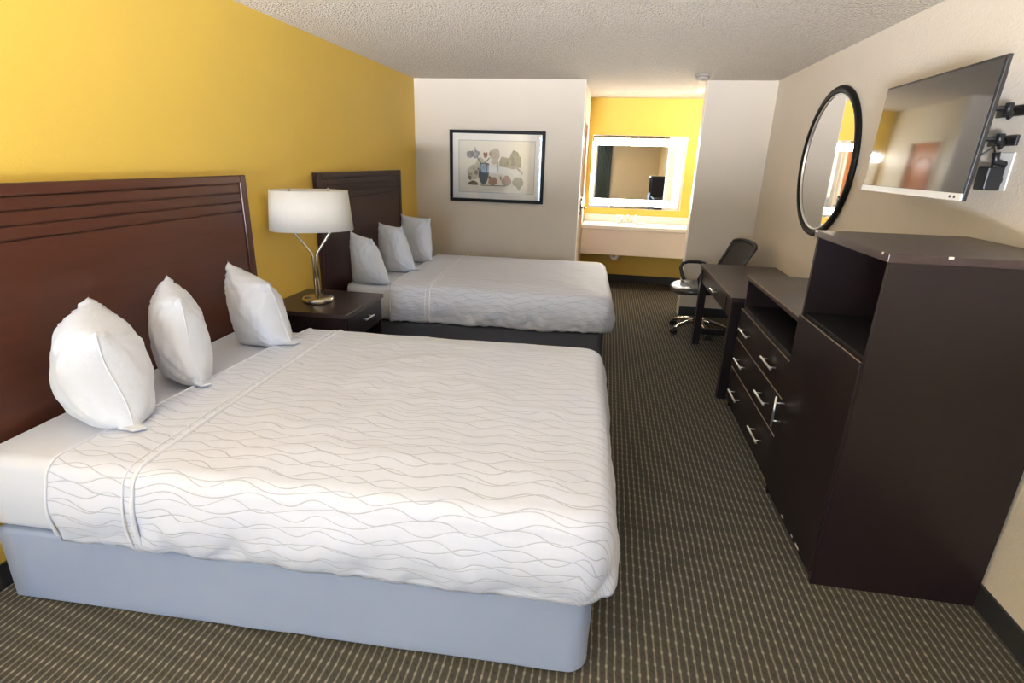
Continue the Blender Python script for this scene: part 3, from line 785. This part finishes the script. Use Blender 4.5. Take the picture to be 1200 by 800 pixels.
# ------------------------------------------------------------------ television
tvyaw = math.radians(-2.2)
tv = thing('television', 'flat black television on a wall mount with glossy dark screen', 'television', (3.45, 2.745, 1.51), tvyaw)
TW, TH = .925, .485
tilt = math.radians(-2)
def tvbox(name, m, a, parent=tv, bev=0):
    bm = bmesh.new(); bx(bm, *a, bev=bev)
    bm.transform(Matrix.Rotation(-tilt, 4, 'Y'))
    return obj(name, bm, m, parent, False)
h = TW/2
tvbox('back_shell', 'black', (.012, .045, -h+.05, h-.05, .03, TH-.04), bev=.01)
bz = tvbox('bezel', 'black', (.0, .014, -h, h, 0, TH), bev=.002)
tvbox('screen', 'screen', (-.0022, -.0002, -h+.010, h-.010, .028, TH-.010))
lb = tvbox('lower_bar_glare', 'bezel_white', (-.006, -.0002, -h+.002, h-.002, .0, .027), bev=.002)  # pale colour stands for light reflecting off the lower bezel
for q in (-h+.045, -h+.075):
    tvbox('indicator', 'outlet_dark', (-.0072, -.0062, q-.006, q+.006, .009, .018), lb)
tm = thing('tv_wall_mount', 'black articulated metal arms holding the television off the wall', 'wall mount', (W, 2.66, 1.60))
for z in (1.845, 1.735): boxpart('wall_bracket', 'black', tm, W-.012, W-.001, 2.53, 2.70, z-.02, z+.02, bev=.003)
for z in (1.845, 1.735):
    part('arm', 'black', tm, lambda bm: (tube(bm, [(W-.010, 2.60, z), (W-.07, 2.53, z+.004), (W-.20, 2.66, z)], .010, 8), tube(bm, [(W-.07, 2.53, z-.018), (W-.07, 2.53, z+.022)], .014, 10), tube(bm, [(W-.03, 2.56, z-.01), (W-.055, 2.545, z-.03)], .008, 8)))
boxpart('tv_plate', 'black', tm, W-.212, W-.198, 2.64, 2.86, 1.62, 1.92, bev=.003)
ot = thing('wall_outlet', 'white cable outlet plate on the wall under the television mount', 'outlet', (W, 2.585, 1.54))
boxpart('plate', 'plastic_white', ot, W-.007, W-.0005, 2.525, 2.645, 1.545, 1.69, bev=.002)
for z in (1.585, 1.645):
    part('socket', 'outlet_dark', ot, lambda bm: tube(bm, [(W-.0085, 2.56, z), (W-.006, 2.56, z)], .014, 14))
ad = thing('power_adapter', 'black power adapter plugged in beside the television edge', 'adapter', (W-.05, 2.60, 1.53))
boxpart('brick', 'black', ad, W-.070, W-.0092, 2.545, 2.615, 1.545, 1.635, bev=.006)
part('cable', 'black', ad, lambda bm: tube(bm, [(W-.04, 2.58, 1.63), (W-.05, 2.57, 1.69), (W-.07, 2.55, 1.71), (W-.10, 2.56, 1.68), (W-.13, 2.60, 1.64), (W-.18, 2.64, 1.66)], .004, 6))
part('plug', 'black', ad, lambda bm: tube(bm, [(W-.009, 2.56, 1.645), (W-.045, 2.56, 1.655), (W-.05, 2.56, 1.69)], .014, 10))

# ------------------------------------------------------------------ wardrobe
XB = W-.014
wd = thing('wardrobe_cabinet', 'tall dark espresso cabinet with open cubby above a single door', 'cabinet', (3.4, 2.3, 0))
WX, WY0, WY1, WZ = 3.093, 1.965, 2.640, 1.350
pn = .022
boxpart('side_panel', 'espresso', wd, WX+.004, XB, WY0+.002, WY0+pn, .0, WZ-.028)
boxpart('side_panel', 'espresso', wd, WX+.004, XB, WY1-pn, WY1-.002, .0, WZ-.028)
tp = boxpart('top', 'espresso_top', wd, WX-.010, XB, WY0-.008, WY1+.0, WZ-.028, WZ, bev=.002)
boxpart('back_panel', 'espresso_in', wd, XB-.012, XB-.002, WY0+pn, WY1-pn, .02, WZ-.028)
boxpart('shelf', 'espresso_in', wd, WX+.014, XB-.012, WY0+pn, WY1-pn, .955, .975)
boxpart('shelf', 'espresso_in', wd, WX+.03, XB-.012, WY0+pn, WY1-pn, .075, .095)
boxpart('plinth', 'espresso_in', wd, WX+.018, WX+.036, WY0+pn, WY1-pn, .0, .075)
dw = boxpart('door', 'espresso', wd, WX-.008, WX+.012, WY0+.006, WY1-.006, .055, .962, bev=.002)
part('handle', 'silver', dw, lambda bm: bar_handle(bm, 'z', .395, .555, WX-.008, 2.585, 0, out=.042, r=.006))
boxpart('door_edge', 'edge', dw, WX-.0095, WX-.005, WY0+.012, WY1-.012, .9615, .9640)
rnd = random.Random(3)
for k, (yc, l) in enumerate(((2.33, .025), (2.19, .018), (2.12, .04))):
    boxpart('chipped_edge', 'chip', dw, WX-.0095, WX-.0065, yc-l/2, yc+l/2, .0545, .062)
for yc, l, sd_ in ((2.62, .03, 0), (2.0, .008, 0)):
    boxpart('chipped_edge', 'chip', tp, WX-.0115, WX-.0085, yc-l/2, yc+l/2, WZ-.008, WZ+.0006)
boxpart('chipped_edge', 'chip', tp, 3.26, 3.275, WY0-.0095, WY0-.0065, WZ-.007, WZ+.0006)
boxpart('hinge_plate', 'silver', wd, WX+.0125, WX+.03, WY0+.010, WY0+.0225, .90, .945)

# ------------------------------------------------------------------ dresser
ds = thing('dresser', 'low dark dresser with open niche and three drawers beside the cabinet', 'dresser', (3.4, 3.18, 0))
SX, SY0, SY1, SZ = 3.110, 2.646, 3.710, .938
boxpart('side_panel', 'espresso', ds, SX+.004, XB, SY0+.002, SY0+pn, 0, SZ-.028)
boxpart('side_panel', 'espresso', ds, SX+.004, XB, SY1-pn, SY1-.002, 0, SZ-.028)
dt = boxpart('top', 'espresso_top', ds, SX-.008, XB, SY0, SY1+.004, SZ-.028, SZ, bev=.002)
boxpart('top_edge_band', 'edge', dt, SX-.0095, SX-.0062, SY0+.003, SY1, SZ-.006, SZ+.0006)
boxpart('back_panel', 'espresso_in', ds, XB-.012, XB-.002, SY0+pn, SY1-pn, .02, SZ-.028)
boxpart('niche_shelf', 'espresso_in', ds, SX+.004, XB-.012, SY0+pn, SY1-pn, .714, .734)
boxpart('plinth', 'espresso_in', ds, SX+.018, SX+.036, SY0+pn, SY1-pn, 0, .06)
for z0_, z1_ in ((.514, .712), (.305, .510), (.062, .301)):
    d = boxpart('drawer', 'espresso', ds, SX-.012, SX+.30, SY0+.010, SY1-.010, z0_, z1_, bev=.002)
    boxpart('edge_band', 'edge', d, SX-.0135, SX-.0090, SY0+.013, SY1-.013, z1_-.0030, z1_+.0006)
    zc = (z0_+z1_)/2+.0
    for yc in (2.912, 3.452):
        part('handle', 'silver', d, lambda bm: bar_handle(bm, 'y', yc-.10, yc+.10, SX-.012, 0, zc, out=.034, r=.006))

# ------------------------------------------------------------------ desk
dk = thing('writing_desk', 'dark wooden writing desk with one drawer and square legs', 'desk', (3.38, 4.48, 0))
DX, DY0, DY1, DZ = 3.060, 3.800, 5.150, .757
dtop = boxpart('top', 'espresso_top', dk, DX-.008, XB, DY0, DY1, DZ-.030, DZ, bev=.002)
boxpart('edge_band', 'edge', dtop, DX-.0095, DX-.0062, DY0+.003, DY1-.003, DZ-.005, DZ+.0006)
lw = .062
for xx in (DX, XB-lw-.002):
    for yy in (DY0+.010, DY1-lw-.010):
        boxpart('leg', 'espresso', dk, xx, xx+lw, yy, yy+lw, 0, DZ-.030, bev=.003)
for xx in (XB-.035,): boxpart('back_rail', 'espresso', dk, xx, xx+.02, DY0+.072, DY1-.072, .56, DZ-.030)
for yy in (DY0+.030, DY1-.052):
    boxpart('side_rail', 'espresso', dk, DX+lw, XB-lw-.002, yy, yy+.02, .60, DZ-.030)
    boxpart('stretcher', 'espresso', dk, DX+lw, XB-lw-.002, yy-.01, yy+.03, .10, .155)
boxpart('front_rail', 'espresso', dk, DX+.012, DX+.032, DY0+.072, 4.03, .595, DZ-.030)
boxpart('front_rail', 'espresso', dk, DX+.012, DX+.032, 4.80, DY1-.072, .595, DZ-.030)
ddr = boxpart('drawer', 'espresso', dk, DX+.006, DX+.38, 4.035, 4.795, .600, DZ-.034, bev=.002)
part('handle', 'silver', ddr, lambda bm: bar_handle(bm, 'y', 4.345, 4.485, DX+.006, 0, .668, out=.034, r=.006))

# ------------------------------------------------------------------ task chair (front is local +x)
ch = thing('task_chair', 'black mesh-back swivel chair with chrome star base at the desk', 'chair', (3.16, 5.50, 0), math.radians(190))
def seat(bm):
    N = 44
    prof = [(.0, .415), (.75, .42), (.95, .432), (1.0, .452), (.985, .472), (.93, .488), (.80, .496), (.45, .490), (.0, .486)]
    rings = []
    for s, z in prof:
        ringv = []
        for k in range(N):
            a = 2*PI*k/N; c, s_ = math.cos(a), math.sin(a)
            e = .72
            x = .255*math.copysign(abs(c)**e, c); y = .245*math.copysign(abs(s_)**e, s_)
            if x < 0: y *= .95
            zz = z - (.02*max(0, x/.255)**3)*s
            ringv.append(bm.verts.new((.05+x*max(s, .002), y*max(s, .002), zz)))
        rings.append(ringv)
    for A, B in zip(rings, rings[1:]):
        for k in range(N):
            f = bm.faces.new((A[k], A[(k+1) % N], B[(k+1) % N], B[k])); f.smooth = True
    bm.faces.new(rings[0][::-1]); bm.faces.new(rings[-1])
part('seat', 'leather', ch, seat, False)
part('seat_seam', 'black_matte', ch, lambda bm: tube(bm, [(.17, -.215, .485), (.165, -.10, .4945), (.163, 0, .4955), (.165, .10, .4945), (.17, .215, .485)], .003, 6), False)
def backpt(s, t):   # s -1..1 across, t 0..1 up
    wd_ = .262-.03*(1-t)
    y = s*wd_; x = -.215-.17*t+.035*(s*s) ; z = .58+.345*t - .02*abs(s)**3*t
    return Vector((x, y, z))
def backframe(bm):
    pts = []
    for i in range(13): pts.append(backpt(-1+.12*math.sin(PI*0)*0, i/12*.94+.03))
    for i in range(1, 16): pts.append(backpt(-.97+1.94*i/16, 1-.015*abs(-1+2*i/16)**6))
    for i in range(13): pts.append(backpt(1, .97-i/12*.94))
    for i in range(1, 16): pts.append(backpt(.93-1.86*i/16, 0+.03*abs(-1+2*i/16)**6))
    pts.append(pts[0]); tube(bm, pts, .015, 8, cap=False)
part('back_frame', 'black', ch, backframe, False)
def mesh_mat():
    m = bpy.data.materials.new('black_chair_mesh'); m.use_nodes = True; nt = m.node_tree; nt.nodes.clear()
    out = nt.nodes.new('ShaderNodeOutputMaterial'); t = nt.nodes.new('ShaderNodeBsdfTransparent')
    d = nt.nodes.new('ShaderNodeBsdfPrincipled'); d.inputs['Base Color'].default_value = (.03, .03, .033, 1); d.inputs['Roughness'].default_value = .7
    tc = nt.nodes.new('ShaderNodeTexCoord'); ck = nt.nodes.new('ShaderNodeTexChecker'); ck.inputs['Scale'].default_value = 500
    nt.links.new(tc.outputs['Object'], ck.inputs[0])
    mr = nt.nodes.new('ShaderNodeMapRange'); mr.inputs[3].default_value = .85; mr.inputs[4].default_value = 1
    nt.links.new(ck.outputs['Fac'], mr.inputs[0])
    mx = nt.nodes.new('ShaderNodeMixShader'); nt.links.new(mr.outputs[0], mx.inputs[0])
    nt.links.new(t.outputs[0], mx.inputs[1]); nt.links.new(d.outputs[0], mx.inputs[2]); nt.links.new(mx.outputs[0], out.inputs[0])
    return m
M['mesh'] = mesh_mat()
def backmesh(bm):
    N = 14; g = [[bm.verts.new(backpt(-.96+1.92*i/N, .02+.96*j/N)) for j in range(N+1)] for i in range(N+1)]
    for i in range(N):
        for j in range(N):
            f = bm.faces.new((g[i][j], g[i+1][j], g[i+1][j+1], g[i][j+1])); f.smooth = True
bmsh = part('back_mesh', 'mesh', ch, backmesh, False)
bmsh.modifiers.new('thick', 'SOLIDIFY').thickness = .003
part('back_bracket', 'black', ch, lambda bm: tube(bm, [(-.05, 0, .425), (-.20, 0, .42), (-.265, 0, .46), (-.27, 0, .56), (-.285, 0, .68)], .024, 10, radii=[.03, .03, .028, .024, .018]), False)
for k in (-1, 1):
    part('armrest', 'black', ch, lambda bm: tube(bm, [(-.10, .20*k, .43), (-.11, .265*k, .44), (-.13, .285*k, .52), (-.13, .288*k, .60), (-.09, .29*k, .650), (-.02, .29*k, .665), (.08, .29*k, .665), (.135, .288*k, .645), (.150, .285*k, .600), (.125, .278*k, .52), (.08, .262*k, .45), (.05, .20*k, .43)], .018, 10), False)
part('gas_lift', 'black', ch, lambda bm: lathe(bm, [(.032, .06), (.032, .24), (.022, .25), (.022, .40), (.07, .405), (.07, .418)], 20), False)
for k in range(5):
    a = math.radians(72*k+20)
    cx_, sy_ = math.cos(a), math.sin(a)
    lg = part('base_leg', 'chrome', ch, lambda bm: tube(bm, [(cx_*.02, sy_*.02, .125), (cx_*.12, sy_*.12, .115), (cx_*.22, sy_*.22, .090), (cx_*.285, sy_*.285, .068)], .018, 10, radii=[.024, .021, .018, .015]), False)
    def caster(bm):
        px, py = cx_*.285, sy_*.285
        for s in (-1, 1):
            tube(bm, [(px-sy_*.008*s, py+cx_*.008*s, .027), (px-sy_*.028*s, py+cx_*.028*s, .027)], .026, 16)
        tube(bm, [(px, py, .03), (px, py, .066)], .010, 8)
    part('caster', 'black', lg, caster, False)
